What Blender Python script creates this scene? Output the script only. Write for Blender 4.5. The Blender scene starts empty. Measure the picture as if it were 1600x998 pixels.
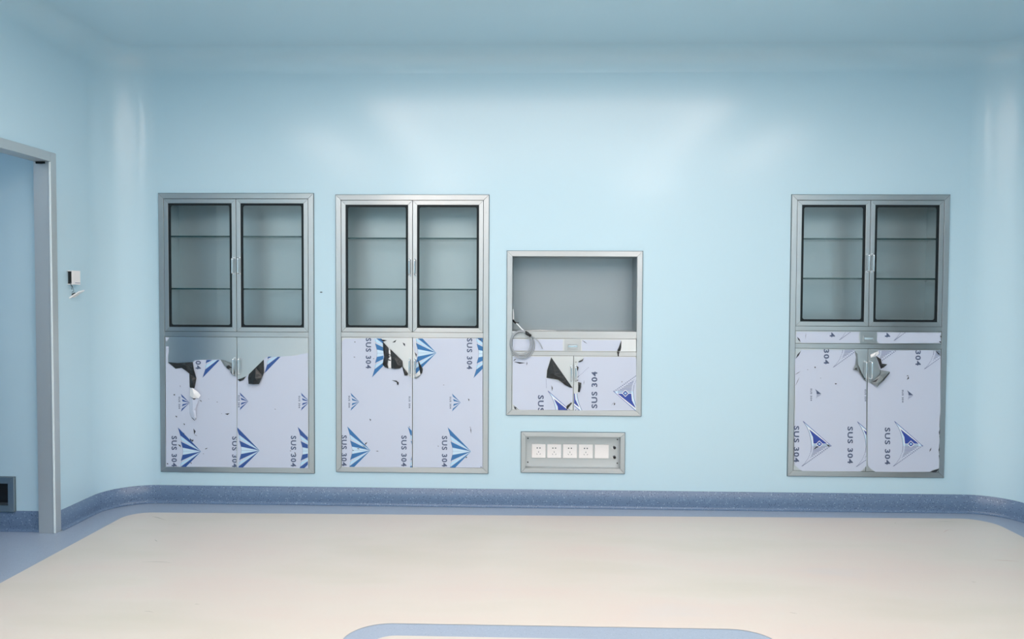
import bpy, bmesh, math, random
from mathutils import Vector, Matrix
from mathutils.geometry import tessellate_polygon
random.seed(7)
S = bpy.context.scene
COL = S.collection

# ------------------------------------------------------------------ camera
YAW, PITCH, ROLL, FPX = 0.0297, 0.0325, 0.0046, 1239.9
CAM = Vector((0.0, -4.8433, 1.3124))
fw = Vector((-math.sin(YAW) * math.cos(PITCH), math.cos(YAW) * math.cos(PITCH), -math.sin(PITCH)))
rt = fw.cross(Vector((0, 0, 1))).normalized()
up = rt.cross(fw)
rt2 = rt * math.cos(ROLL) + up * math.sin(ROLL)
up2 = -rt * math.sin(ROLL) + up * math.cos(ROLL)
cd = bpy.data.cameras.new('camera')
cd.sensor_width = 36.0
cd.lens = FPX / 1600 * 36.0
cd.clip_start = 0.05
cam = bpy.data.objects.new('camera', cd)
COL.objects.link(cam)
cam.matrix_world = Matrix((
    (rt2.x, up2.x, -fw.x, CAM.x), (rt2.y, up2.y, -fw.y, CAM.y), (rt2.z, up2.z, -fw.z, CAM.z), (0, 0, 0, 1)))
S.camera = cam

# ------------------------------------------------------------------ world, exposure
w = bpy.data.worlds.new('world')
S.world = w
w.use_nodes = True
w.node_tree.nodes['Background'].inputs[0].default_value = (0.6, 0.7, 0.8, 1)
w.node_tree.nodes['Background'].inputs[1].default_value = 0.0
S.view_settings.view_transform = 'Standard'
S.view_settings.look = 'None'
S.view_settings.gamma = 1.0
S.view_settings.use_curve_mapping = False
S.view_settings.exposure = 0.12
S.cycles.max_bounces = 14
S.cycles.diffuse_bounces = 8
S.cycles.glossy_bounces = 6
S.cycles.transparent_max_bounces = 16
LIGHT_PANEL = 6.2       # radiance of the lamp strips in the ceiling canopy
LIGHT_MEMBRANE = 2.8    # back-lit membrane between the strips
FILL_SMALL = 29.0       # small fill panels added behind the canopy
FILL_CORRIDOR = 4.6  # fill light added in the corridor

# ------------------------------------------------------------------ materials
def lin(r, g, b):
    f = lambda c: (c / 255 / 12.92) if c / 255 <= 0.04045 else ((c / 255 + 0.055) / 1.055) ** 2.4
    return (f(r), f(g), f(b), 1)

def mat(name, col, rough=0.5, metal=0.0, spec=0.5, **kw):
    m = bpy.data.materials.new(name)
    m.use_nodes = True
    b = m.node_tree.nodes['Principled BSDF']
    b.inputs['Base Color'].default_value = col
    b.inputs['Roughness'].default_value = rough
    b.inputs['Metallic'].default_value = metal
    b.inputs['Specular IOR Level'].default_value = spec
    for k, v in kw.items():
        b.inputs[k.replace('_', ' ')].default_value = v
    return m

def nodes(m):
    return m.node_tree.nodes, m.node_tree.links, m.node_tree.nodes['Principled BSDF']

def noise(m, scale, detail=3, vec_scale=None, rough=0.5):
    n, l, b = nodes(m)
    tc = n.new('ShaderNodeTexCoord')
    mp = n.new('ShaderNodeMapping')
    l.new(tc.outputs['Object'], mp.inputs[0])
    if vec_scale:
        mp.inputs['Scale'].default_value = vec_scale
    t = n.new('ShaderNodeTexNoise')
    t.inputs['Scale'].default_value = scale
    t.inputs['Detail'].default_value = detail
    t.inputs['Roughness'].default_value = rough
    l.new(mp.outputs[0], t.inputs['Vector'])
    return t

def ramp(m, src, stops):
    n, l, b = nodes(m)
    r = n.new('ShaderNodeValToRGB')
    el = r.color_ramp.elements
    while len(el) < len(stops):
        el.new(0.5)
    for e, (p, c) in zip(el, stops):
        e.position = p
        e.color = c
    l.new(src, r.inputs[0])
    return r

def bump(m, src, strength, dist):
    n, l, b = nodes(m)
    bp = n.new('ShaderNodeBump')
    bp.inputs['Strength'].default_value = strength
    bp.inputs['Distance'].default_value = dist
    l.new(src, bp.inputs['Height'])
    l.new(bp.outputs[0], b.inputs['Normal'])

def g(v):
    return (v, v, v, 1)

def wall_paint(name, col, rough):
    m = mat(name, col, rough, spec=0.45, Coat_Weight=0.55, Coat_Roughness=0.17)
    return m

M = {}
M['wall'] = wall_paint('blue_enamel_wall', lin(187, 216, 229), 0.33)
M['ceiling'] = M['wall']

def steel(name, vec, base=0.60, rough=0.30, tint=(0.94, 1.0, 1.02), metal=1.0, aniso=0.0):
    m = mat(name, (base * tint[0], base * tint[1], base * tint[2], 1), rough, metal)
    n, l, b = nodes(m)
    t = noise(m, 6, 4, vec)
    r = ramp(m, t.outputs[0], [(0.3, g(rough * 0.8)), (0.7, g(rough * 1.25))])
    l.new(r.outputs[0], b.inputs['Roughness'])
    c = ramp(m, t.outputs[0], [(0.25, (base * 0.97 * tint[0], base * 0.97 * tint[1], base * 0.97 * tint[2], 1)),
                               (0.75, (base * 1.03 * tint[0], base * 1.03 * tint[1], base * 1.03 * tint[2], 1))])
    l.new(c.outputs[0], b.inputs['Base Color'])
    if aniso:   # brushed sideways: reflections smear up and down
        tv = n.new('ShaderNodeCombineXYZ')
        tv.inputs[0].default_value = 0.013; tv.inputs[1].default_value = 0.017; tv.inputs[2].default_value = 1.0
        l.new(tv.outputs[0], b.inputs['Tangent'])
        b.inputs['Anisotropic'].default_value = aniso
    return m

M['steel_h'] = steel('brushed_steel_sideways', (6, 40, 300), 0.55, 0.36, aniso=0.85)
M['steel_v'] = steel('brushed_steel_upright', (300, 40, 6), 0.55, 0.34, aniso=0.6)
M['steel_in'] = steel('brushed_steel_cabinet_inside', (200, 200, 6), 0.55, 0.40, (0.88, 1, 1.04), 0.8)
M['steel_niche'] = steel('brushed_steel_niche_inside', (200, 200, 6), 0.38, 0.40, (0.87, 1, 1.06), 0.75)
M['steel_door'] = steel('brushed_steel_door_skin', (300, 40, 6), 0.66, 0.36, aniso=0.88)
M['steel_frame'] = steel('brushed_steel_door_frame', (40, 150, 8), 0.62, 0.5, (0.92, 1, 1.03), 0.7)
M['chrome'] = mat('polished_steel', (0.8, 0.82, 0.84, 1), 0.14, 1.0)
M['rubber'] = mat('black_rubber', lin(12, 24, 29), 0.6, spec=0.3)
M['black'] = mat('black_plastic', lin(14, 14, 16), 0.35)
M['seam'] = mat('dark_gap', lin(50, 58, 64), 0.6)
M['white'] = mat('white_plastic', lin(236, 234, 234), 0.35)
M['bead'] = mat('grey_sealant', lin(96, 116, 126), 0.6)
M['lit_edge'] = mat('pale_lit_edge', lin(226, 238, 240), 0.4)  # pale colour for the jamb edge where the ceiling light catches it
M['film'] = mat('white_film', lin(194, 203, 221), 0.30, spec=0.5)
t_ = noise(M['film'], 3, 3); bump(M['film'], t_.outputs[0], 0.15, 0.01)
M['film_white'] = mat('crumpled_white_film', lin(232, 234, 236), 0.35)
M['film_black'] = mat('black_film_back', lin(30, 34, 37), 0.30)
t_ = noise(M['film_black'], 60, 3); bump(M['film_black'], t_.outputs[0], 0.7, 0.006)
M['film_grey'] = mat('grey_film_back', lin(120, 130, 134), 0.35)
M['ink_blue'] = mat('blue_ink', lin(52, 112, 168), 0.35)
M['ink_navy'] = mat('deep_blue_ink', lin(48, 84, 150), 0.35)
M['ink_royal'] = mat('royal_blue_ink', lin(50, 74, 158), 0.35)
M['ink_pale'] = mat('pale_blue_ink', lin(178, 216, 238), 0.35)
M['ink_palest'] = mat('palest_blue_ink', lin(196, 222, 240), 0.35)
M['ink_text'] = mat('slate_ink', lin(74, 88, 118), 0.4)
M['ink_line'] = mat('grey_ink', lin(100, 112, 150), 0.4)
M['scuff'] = mat('dark_scuff', lin(58, 62, 70), 0.5)
M['cable'] = mat('grey_cable', lin(160, 168, 175), 0.4)
M['cable_white'] = mat('white_cable', lin(236, 240, 242), 0.4)
M['wire'] = mat('grey_wire', lin(74, 92, 100), 0.4)
M['screw'] = mat('dark_screw', lin(70, 66, 66), 0.4, 0.6)
M['edge'] = mat('shelf_glass_edge', lin(34, 66, 66), 0.2)

# vinyl, speckled
def speckled(name, base, dark, light):
    m = mat(name, base, 0.32)
    n, l, b = nodes(m)
    tc = n.new('ShaderNodeTexCoord')
    v = n.new('ShaderNodeTexVoronoi'); v.inputs['Scale'].default_value = 170
    l.new(tc.outputs['Object'], v.inputs['Vector'])
    wn = n.new('ShaderNodeSeparateColor'); l.new(v.outputs['Color'], wn.inputs[0])
    r = n.new('ShaderNodeValToRGB'); r.color_ramp.interpolation = 'CONSTANT'
    el = r.color_ramp.elements
    el.new(0.5); el.new(0.6)
    for e, (p, c) in zip(el, [(0, dark), (0.16, base), (0.86, light), (0.93, base)]):
        e.position = p; e.color = c
    l.new(wn.outputs[0], r.inputs[0])
    mx = n.new('ShaderNodeMix'); mx.data_type = 'RGBA'
    lt = n.new('ShaderNodeMath'); lt.operation = 'LESS_THAN'; lt.inputs[1].default_value = 0.42
    l.new(v.outputs['Distance'], lt.inputs[0])
    l.new(lt.outputs[0], mx.inputs[0])
    mx.inputs[6].default_value = base
    l.new(r.outputs[0], mx.inputs[7])
    l.new(mx.outputs[2], b.inputs['Base Color'])
    return m

M['base'] = speckled('speckled_blue_vinyl', lin(98, 121, 150), lin(62, 82, 112), lin(150, 172, 194))
M['strip'] = speckled('blue_vinyl_floor', lin(150, 165, 184), lin(138, 154, 174), lin(164, 178, 194))
M['cream'] = mat('cream_vinyl_floor', lin(200, 193, 185), 0.38)
t_ = noise(M['cream'], 1.1, 4, (0.7, 2.2, 1))
r_ = ramp(M['cream'], t_.outputs[0], [(0.30, lin(197, 193, 181)), (0.48, lin(204, 198, 189)), (0.62, lin(205, 195, 187)), (0.75, lin(199, 195, 191))])
M['cream'].node_tree.links.new(r_.outputs[0], nodes(M['cream'])[2].inputs['Base Color'])
M['mark'] = mat('floor_scuff', lin(158, 158, 146), 0.5)
M['mark_red'] = mat('reddish_floor_scuff', lin(178, 140, 130), 0.5)

# clear glass that lets lamps light what lies behind it
def glass(name, tint, rough):
    m = bpy.data.materials.new(name)
    m.use_nodes = True
    n, l = m.node_tree.nodes, m.node_tree.links
    n.clear()
    o = n.new('ShaderNodeOutputMaterial')
    tr = n.new('ShaderNodeBsdfTransparent'); tr.inputs[0].default_value = tint
    gl = n.new('ShaderNodeBsdfGlossy'); gl.inputs['Roughness'].default_value = rough
    fr = n.new('ShaderNodeFresnel'); fr.inputs[0].default_value = 1.52
    # thin pane: the far face reflects like the near one (no total inner reflection, the ray is not bent)
    ge = n.new('ShaderNodeNewGeometry'); io = n.new('ShaderNodeMapRange')
    io.inputs['To Min'].default_value = 1.52; io.inputs['To Max'].default_value = 1 / 1.52
    l.new(ge.outputs['Backfacing'], io.inputs['Value']); l.new(io.outputs[0], fr.inputs[0])
    mu = n.new('ShaderNodeMath'); mu.operation = 'MULTIPLY'; mu.inputs[1].default_value = 1.0
    mx = n.new('ShaderNodeMixShader')
    l.new(fr.outputs[0], mu.inputs[0]); l.new(mu.outputs[0], mx.inputs[0])
    l.new(tr.outputs[0], mx.inputs[1]); l.new(gl.outputs[0], mx.inputs[2])
    l.new(mx.outputs[0], o.inputs[0])
    return m
M['glass'] = glass('clear_glass', (0.955, 0.975, 0.975, 1), 0.04)
M['shelf_glass'] = glass('shelf_glass', (0.98, 0.99, 0.99, 1), 0.03)

def emit(name, col, s):
    m = bpy.data.materials.new(name)
    m.use_nodes = True
    n, l = m.node_tree.nodes, m.node_tree.links
    n.clear()
    o = n.new('ShaderNodeOutputMaterial')
    e = n.new('ShaderNodeEmission'); e.inputs[0].default_value = col; e.inputs[1].default_value = s
    l.new(e.outputs[0], o.inputs[0])
    return m
M['lamp'] = emit('lit_lamp_panel', (1.0, 0.86, 0.79, 1), LIGHT_PANEL)
M['membrane'] = emit('lit_membrane', (1.0, 0.89, 0.83, 1), LIGHT_MEMBRANE)
M['fill_small'] = emit('small_fill_panel', (1.0, 0.87, 0.80, 1), FILL_SMALL)
M['fill_side'] = emit('side_fill_panel', (1.0, 0.87, 0.80, 1), 7.6)
M['fill_corridor'] = emit('corridor_fill_panel', (0.82, 0.98, 1.12, 1), FILL_CORRIDOR)

# ------------------------------------------------------------------ mesh builder
class MB:
    def __init__(s):
        s.v = []; s.f = []; s.fm = []; s.mats = []; s.sm = []
    def mi(s, m):
        if m not in s.mats:
            s.mats.append(m)
        return s.mats.index(m)
    def face(s, pts, m, smooth=False):
        k = len(s.v)
        s.v += [tuple(p) for p in pts]
        s.f.append(tuple(range(k, k + len(pts)))); s.fm.append(s.mi(m)); s.sm.append(smooth)
    def mesh(s, verts, faces, m, smooth=False):
        k = len(s.v)
        s.v += [tuple(p) for p in verts]
        for f in faces:
            s.f.append(tuple(i + k for i in f)); s.fm.append(s.mi(m)); s.sm.append(smooth)
    def box(s, x0, x1, y0, y1, z0, z1, m):
        v = [(x, y, z) for x in (x0, x1) for y in (y0, y1) for z in (z0, z1)]
        s.mesh(v, [(0, 1, 3, 2), (4, 6, 7, 5), (0, 4, 5, 1), (2, 3, 7, 6), (0, 2, 6, 4), (1, 5, 7, 3)], m)
    def prism_xz(s, poly, y0, y1, m):
        """poly of (x,z) extruded from y0 (front) to y1"""
        a = sum(poly[i][0] * poly[(i + 1) % len(poly)][1] - poly[(i + 1) % len(poly)][0] * poly[i][1] for i in range(len(poly)))
        if a < 0:
            poly = poly[::-1]
        n = len(poly)
        tris = tessellate_polygon([[Vector((p[0], p[1], 0)) for p in poly]])
        v = [(p[0], y0, p[1]) for p in poly] + [(p[0], y1, p[1]) for p in poly]
        fs = []
        for t in tris:
            p = [poly[i] for i in t]
            ar = (p[1][0] - p[0][0]) * (p[2][1] - p[0][1]) - (p[2][0] - p[0][0]) * (p[1][1] - p[0][1])
            t = tuple(t) if ar > 0 else (t[0], t[2], t[1])
            fs.append(t); fs.append((t[0] + n, t[2] + n, t[1] + n))
        for i in range(n):
            j = (i + 1) % n
            fs.append((i, i + n, j + n, j))
        s.mesh(v, fs, m)
    def tube(s, pts, r, m, seg=10, caps=True):
        pts = [Vector(p) for p in pts]
        n = len(pts); vs = []; prev = None
        for i, p in enumerate(pts):
            t = (pts[min(i + 1, n - 1)] - pts[max(i - 1, 0)]).normalized()
            if prev is None:
                a = t.orthogonal().normalized()
            else:
                a = (prev - t * prev.dot(t)).normalized()
            prev = a
            b = t.cross(a)
            rr = r[i] if isinstance(r, (list, tuple)) else r
            for k in range(seg):
                th = 2 * math.pi * k / seg
                vs.append(p + a * rr * math.cos(th) + b * rr * math.sin(th))
        fs = []
        for i in range(n - 1):
            for k in range(seg):
                k2 = (k + 1) % seg
                fs.append((i * seg + k, i * seg + k2, (i + 1) * seg + k2, (i + 1) * seg + k))
        s.mesh(vs, fs, m, True)
        if caps:
            s.mesh([vs[k] for k in range(seg)], [tuple(range(seg))[::-1]], m)
            s.mesh([vs[(n - 1) * seg + k] for k in range(seg)], [tuple(range(seg))], m)
    def disc_y(s, x, z, r, y0, y1, m, seg=24):
        s.prism_xz([(x + r * math.cos(2 * math.pi * k / seg), z + r * math.sin(2 * math.pi * k / seg)) for k in range(seg)], y0, y1, m)
    def build(s, name, parent=None, origin=None, bevel=0.0):
        o_ = Vector(origin) if origin is not None else (Vector(parent['_o']) if parent is not None else Vector((0, 0, 0)))
        me = bpy.data.meshes.new(name)
        me.from_pydata([Vector(v) - o_ for v in s.v], [], s.f)
        for m in s.mats:
            me.materials.append(m)
        for i, p in enumerate(me.polygons):
            p.material_index = s.fm[i]; p.use_smooth = s.sm[i]
        bm = bmesh.new(); bm.from_mesh(me)
        bmesh.ops.remove_doubles(bm, verts=bm.verts, dist=1e-6)
        bm.to_mesh(me); bm.free()
        me.update()
        o = bpy.data.objects.new(name, me)
        COL.objects.link(o)
        o['_o'] = tuple(o_)
        if parent is not None:
            o.parent = parent
        else:
            o.location = o_
        if bevel:
            b = o.modifiers.new('bevel', 'BEVEL'); b.width = bevel; b.segments = 2; b.limit_method = 'ANGLE'
            b.angle_limit = math.radians(40); b.harden_normals = False
        return o

def thing(name, label, cat, loc, group=None):
    o = bpy.data.objects.new(name, None)
    COL.objects.link(o)
    o.location = loc; o['_o'] = tuple(loc); o['label'] = label; o['category'] = cat
    o.empty_display_size = 0.1
    if group:
        o['group'] = group
    return o

def tag(o, label, cat, group=None):
    o['label'] = label; o['category'] = cat
    if group:
        o['group'] = group
    return o

def structure(o):
    o['kind'] = 'structure'
    return o

# ------------------------------------------------------------------ room shell
XL, XR, YF = -2.607, 2.860, -6.6
RC = 0.27             # radius of the rounded room corners
ZW, ZC = 2.645, 2.775  # top of the flat wall / ceiling
D0, D1, DZ = -0.60, -1.62, 2.058   # outer edges of the doorway frame in the left wall
PANELS = {  # name: x0, x1, z0, z1 of the front frames on the back wall
    'a': (-2.3227, -1.3627, 0.1977, 1.9184), 'b': (-1.2239, -0.2874, 0.2092, 1.9104),
    'c': (1.5357, 2.4692, 0.2151, 1.9135), 'n': (-0.1743, 0.6453, 0.571, 1.5715), 'p': (-0.0832, 0.5483, 0.2176, 0.4662)}
IN = 0.012            # the body sits this far inside the front frame's edge

def arc(cx, cy, r, a0, a1, n=20):
    return [(cx + r * math.cos(math.radians(a0 + (a1 - a0) * i / n)), cy + r * math.sin(math.radians(a0 + (a1 - a0) * i / n))) for i in range(n + 1)]

def sweep(mb, path, prof, m, smooth=True):
    """path: (x,y) with the room on its right-hand side; prof: (d into the room, z)"""
    n = len(path); vs = []
    for i, (x, y) in enumerate(path):
        a = Vector(path[max(i - 1, 0)]); b = Vector(path[min(i + 1, n - 1)])
        t = (b - a).normalized(); nr = Vector((t.y, -t.x))
        for d, z in prof:
            vs.append((x + nr.x * d, y + nr.y * d, z))
    k = len(prof)
    fs = []
    for i in range(n - 1):
        for j in range(k - 1):
            fs.append((i * k + j, (i + 1) * k + j, (i + 1) * k + j + 1, i * k + j + 1))
    mb.mesh(vs, fs, m, smooth)

rc = ZC - ZW
COVE = [(rc - rc * math.cos(a * math.pi / 24), ZW + rc * math.sin(a * math.pi / 24)) for a in range(13)][:]
def wall_prof(z0=0.0):
    return [(0, z0), (0, (z0 + ZW) / 2)] + COVE
corner_bl = arc(XL + RC, -RC, RC, 180, 90)
corner_br = arc(XR - RC, -RC, RC, 90, 0)
corner_fr = arc(XR - RC, YF + RC, RC, 0, -90)
corner_fl = arc(XL + RC, YF + RC, RC, 270, 180)

wb = MB()
sweep(wb, corner_bl, wall_prof(), M['wall'])
sweep(wb, corner_br, wall_prof(), M['wall'])
sweep(wb, [(XL + RC, 0), (0, 0), (XR - RC, 0)], COVE, M['ceiling'])
xs = sorted({XL + RC, XR - RC} | {v for p in PANELS.values() for v in (p[0] + IN, p[1] - IN)})
zs = sorted({0.0, ZW} | {v for p in PANELS.values() for v in (p[2] + IN, p[3] - IN)})
for i in range(len(xs) - 1):
    for j in range(len(zs) - 1):
        cx, cz = (xs[i] + xs[i + 1]) / 2, (zs[j] + zs[j + 1]) / 2
        if any(p[0] + IN < cx < p[1] - IN and p[2] + IN < cz < p[3] - IN for p in PANELS.values()):
            continue
        wb.face([(xs[i], 0, zs[j]), (xs[i + 1], 0, zs[j]), (xs[i + 1], 0, zs[j + 1]), (xs[i], 0, zs[j + 1])], M['wall'])
# the sides of the cut-outs
for p in PANELS.values():
    x0, x1, z0, z1 = p[0] + IN, p[1] - IN, p[2] + IN, p[3] - IN
    for q in ([(x0, 0, z0), (x0, 0, z1), (x0, .05, z1), (x0, .05, z0)], [(x1, 0, z0), (x1, .05, z0), (x1, .05, z1), (x1, 0, z1)],
              [(x0, 0, z0), (x0, .05, z0), (x1, .05, z0), (x1, 0, z0)], [(x0, 0, z1), (x1, 0, z1), (x1, .05, z1), (x0, .05, z1)]):
        wb.face(q, M['wall'])
structure(wb.build('wall_back'))

wl = MB()
sweep(wl, [(XL, D0 + 0.001), (XL, -RC)], wall_prof(), M['wall'])
sweep(wl, [(XL, D1), (XL, D0 + 0.001)], wall_prof(DZ - 0.002), M['wall'])
sweep(wl, [(XL, YF + RC), (XL, D1)], wall_prof(), M['wall'])
# outer skin of the same wall, towards the corridor
XO = XL - 0.09
for y0, y1, z0 in ((D0 + .002, -0.3, 0), (D1, D0, DZ - 0.002), (D1 - 0.9, D1, 0)):
    wl.face([(XO, y0, z0), (XO, y0, 2.6), (XO, y1, 2.6), (XO, y1, z0)], M['wall'])
structure(wl.build('wall_left'))

wr = MB()
sweep(wr, [(XR, -RC), (XR, -0.78)], wall_prof(), M['wall'])
sweep(wr, [(XR, -0.78), (XR, -2.02)], wall_prof(2.1), M['wall'])
sweep(wr, [(XR, -2.02), (XR, YF + RC)], wall_prof(), M['wall'])
structure(wr.build('wall_right'))
wf = MB()
sweep(wf, corner_fr + corner_fl, wall_prof(), M['wall'])
structure(wf.build('wall_front'))
ce = MB()
ce.box(XL + rc, XR - rc, YF + rc, -rc, ZC, ZC + 0.02, M['ceiling'])
structure(ce.build('ceiling'))

# corridor beyond the doorway
CW = D0 - 0.012   # its wall, facing the camera, in line with the door jamb
wc = MB()
XE = -4.6
wc.face([(XO, CW, 0), (XO, CW, 2.6), (XE, CW, 2.6), (XE, CW, 0)][::-1], M['wall'])
wc.face([(XE, CW, 0), (XE, CW, 2.6), (XE, D1 - .9, 2.6), (XE, D1 - .9, 0)], M['wall'])
wc.face([(XE, D1 - .9, 0), (XE, D1 - .9, 2.6), (XO, D1 - .9, 2.6), (XO, D1 - .9, 0)], M['wall'])
structure(wc.build('wall_corridor'))
cc = MB()
cc.box(XE, XO, D1 - .9, CW, 2.6, 2.62, M['ceiling'])
structure(cc.build('ceiling_corridor'))

# floor: blue vinyl everywhere, cream field with a blue inlaid ring laid into it
fl = MB()
fl.box(XL - 0.02, XR + 0.02, YF - 0.02, 0.02, -0.05, 0.0, M['strip'])
fl.box(XE - .02, XL - 0.02, D1 - .92, CW + .02, -0.05, 0.0, M['strip'])
def rrect(x0, x1, y0, y1, r, n=10, skew=0.0):
    """corners in order from back left; skew raises the back edge towards the right"""
    p = []
    p += arc(x0 + r, y1 - r, r, 180, 90, n)
    p += [(x, y + skew) for x, y in arc(x1 - r, y1 - r, r, 90, 0, n)]
    p += arc(x1 - r, y0 + r, r, 0, -90, n)
    p += arc(x0 + r, y0 + r, r, 270, 180, n)
    return p
def flat(mb, loops, z, m):
    vs = [v for lp in loops for v in lp]
    tr = tessellate_polygon([[Vector((x, y, 0)) for x, y in lp] for lp in loops])
    fs = []
    for t in tr:
        a, b, c = [vs[i] for i in t]
        ar = (b[0] - a[0]) * (c[1] - a[1]) - (c[0] - a[0]) * (b[1] - a[1])
        fs.append(tuple(t) if ar > 0 else (t[0], t[2], t[1]))
    mb.mesh([(x, y, z) for x, y in vs], fs, m)
field = rrect(-2.40, 2.66, -6.35, -0.222, 0.12, skew=0.066)
# wider rounding at the right back corner
field = arc(-2.40 + .13, -0.225 - .13, .13, 180, 90, 10) + [(-0.13, -0.188)] + arc(2.66 - .16, -0.132 - .16, .16, 90, 0, 10) + arc(2.66 - .2, -6.35 + .2, .2, 0, -90) + arc(-2.4 + .2, -6.35 + .2, .2, 270, 180)
flat(fl, [field, rrect(-0.725, 0.935, -3.95, -1.745, 0.17)], 0.0012, M['cream'])
flat(fl, [rrect(-0.615, 0.825, -3.84, -1.857, 0.09)], 0.0012, M['cream'])

def unproj(px, py, axis, val):
    d = fw * FPX + rt2 * (px - 800) - up2 * (py - 499)
    t = (val - CAM[axis]) / d[axis]
    return CAM + d * t
marks = [((150, 825), (168, 820), (186, 818.5), .5), ((237, 807), (247, 809), (259, 813), .9), ((222, 878), (250, 878), (268, 879.5), .5),
         ((225, 955), (233, 955.5), (240, 957), .4), ((182, 810), (190, 808), (196, 807), .4), ((262, 819.5), (275, 819), (288, 818.5), .3),
         ((1233, 957), (1240, 958), (1246, 959), .5), ((242, 843), (244, 845), (246, 846), .7), ((1464, 815), (1480, 815), (1496, 816), .4),
         ((1518, 909), (1521, 909.5), (1525, 909.5), .6), ((1397, 817), (1398.5, 817.3), (1400, 817), .8), ((304, 944), (307, 944), (312, 944.5), .4)]
def mark(pa, pb, pc, wd, m):
    a, b, c = [unproj(p[0], p[1], 2, 0.0) for p in (pa, pb, pc)]
    pts = [a, (a + b) / 2 + (b - (a + c) / 2) * .25, b, (b + c) / 2 + (b - (a + c) / 2) * .25, c]
    h = [.0004, .0015 * wd * 2, .002 * wd * 2, .0013 * wd * 2, .0003]
    for i in range(4):
        fl.face([(pts[i].x, pts[i].y - h[i], .0016), (pts[i + 1].x, pts[i + 1].y - h[i + 1], .0016),
                 (pts[i + 1].x, pts[i + 1].y + h[i + 1], .0016), (pts[i].x, pts[i].y + h[i], .0016)], m)
for a, b, c, wd in marks:
    mark(a, b, c, wd, M['mark'])
mark((1553, 875), (1572, 876), (1592, 877), .5, M['mark_red'])
mark((1474, 832), (1479, 829), (1484, 827.5), .4, M['mark_red'])
mark((1484, 827.5), (1489, 829), (1493, 830.5), .3, M['mark_red'])
structure(fl.build('floor'))

# coved vinyl skirting
BP = [(0.0005, 0.111), (0.0045, 0.109), (0.0055, 0.03)] + [(0.0055 + 0.018 * (1 - math.cos(a * math.pi / 16)), 0.019 - 0.0185 * math.sin(a * math.pi / 16)) for a in range(1, 9)]
def board(name, path):
    b = MB(); sweep(b, path, BP[::-1] and BP, M['base'])
    for e in (0, -1):  # end caps
        pass
    return structure(b.build(name))
board('baseboard_back', corner_bl + corner_br)
board('baseboard_left', [(XL, D0 + 0.0012), (XL, -RC)])
board('baseboard_right', [(XR, -RC), (XR, -0.75)])
board('baseboard_corridor', [(XE, CW), (XE + 1, CW), (XO, CW)])

# doorway frame in the left wall
dr = MB()
T = 0.05; XI = XL - 0.065   # inner edge of the lining
def frame_u(mb, x0, x1, ya, yb, za, zb):
    mb.prism_xz([(0, 0)] * 0 or [(x0, za), (x1, za), (x1, zb), (x0, zb)], ya, yb, M['steel_frame'])
dr.box(XI - .02, XL + 0.010, D0 - T, D0, 0.0, DZ, M['steel_frame'])
dr.box(XI - .02, XL + 0.010, D1, D1 + T, 0.0, DZ, M['steel_frame'])
dr.box(XI - .02, XL + 0.010, D1 + T, D0 - T, DZ - T, DZ, M['steel_frame'])
jamb = structure(dr.build('door_1', bevel=0.002))
jamb['label'] = 'brushed steel frame of the open doorway in the left wall'
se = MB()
se.box(XL + 0.0005, XL + 0.0105, D0 - T - 0.0035, D0 - T - 0.0002, 0.002, DZ - T - .002, M['lit_edge'])  # pale strip standing in for the lit edge of the jamb
se.build('lit_edge_strip', jamb, bevel=0.001)
se2 = MB()
se2.box(XI - 0.005, XL - 0.02, D0 - T - 0.004, D0 - T - .0005, DZ - T - 0.012, DZ - T - .001, M['rubber'])
se2.build('latch_plate', jamb)

# closed steel door in the right wall, out of frame, mirrored in the cabinet glass
d2 = MB()
d2.box(XR - .01, XR + .08, -0.83, -0.78, 0, 2.1, M['steel_frame'])
d2.box(XR - .01, XR + .08, -2.02, -1.97, 0, 2.1, M['steel_frame'])
d2.box(XR - .01, XR + .08, -1.97, -0.83, 2.05, 2.1, M['steel_frame'])
door2 = structure(d2.build('door_2', bevel=.002))
leaf = MB(); leaf.box(XR + .02, XR + .06, -1.968, -0.832, 0.005, 2.048, mat('dark_grey_door_leaf', lin(74, 92, 100), 0.4))
leaf.build('door_leaf', door2, bevel=.002)
hd = MB(); hd.tube([(XR + .02, -1.85, .95), (XR - .03, -1.85, .95), (XR - .03, -1.85, 1.25), (XR + .02, -1.85, 1.25)], .01, M['chrome'])
hd.build('door_handle', door2)

# ------------------------------------------------------------------ ceiling canopy lamps and added fill lights
CX0, CX1, CY0, CY1 = -1.30, 1.50, -3.85, -1.06
zc = ZC - 0.035
root = thing('laminar_flow_canopy', 'large square air supply canopy with lamp strips round its rim on the ceiling', 'ceiling canopy', ((CX0 + CX1) / 2, (CY0 + CY1) / 2, ZC))
fr = MB(); W_ = 0.30
for b in ((CX0 - .03, CX1 + .03, CY1, CY1 + .03), (CX0 - .03, CX1 + .03, CY0 - .03, CY0), (CX0 - .03, CX0, CY0, CY1), (CX1, CX1 + .03, CY0, CY1)):
    fr.box(*b, zc - .004, ZC - .001, M['steel_h'])
fr.build('rim', root)
mm = MB(); mm.box(CX0 + W_ + .01, CX1 - W_ - .01, CY0 + W_ + .01, CY1 - W_ - .01, zc + .002, zc + .02, M['membrane']); mm.build('diffuser_membrane', root)
for b in ((CX0 + .005, CX0 + W_, CY0 + .005, CY1 - .005), (CX1 - W_, CX1 - .005, CY0 + .005, CY1 - .005),
          (CX0 + W_ + .01, CX1 - W_ - .01, CY1 - W_, CY1 - .005), (CX0 + W_ + .01, CX1 - W_ - .01, CY0 + .005, CY0 + W_)):
    q = MB(); q.box(*b, zc, zc + .02, M['lamp']); q.build('lamp_strip', root)
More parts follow.
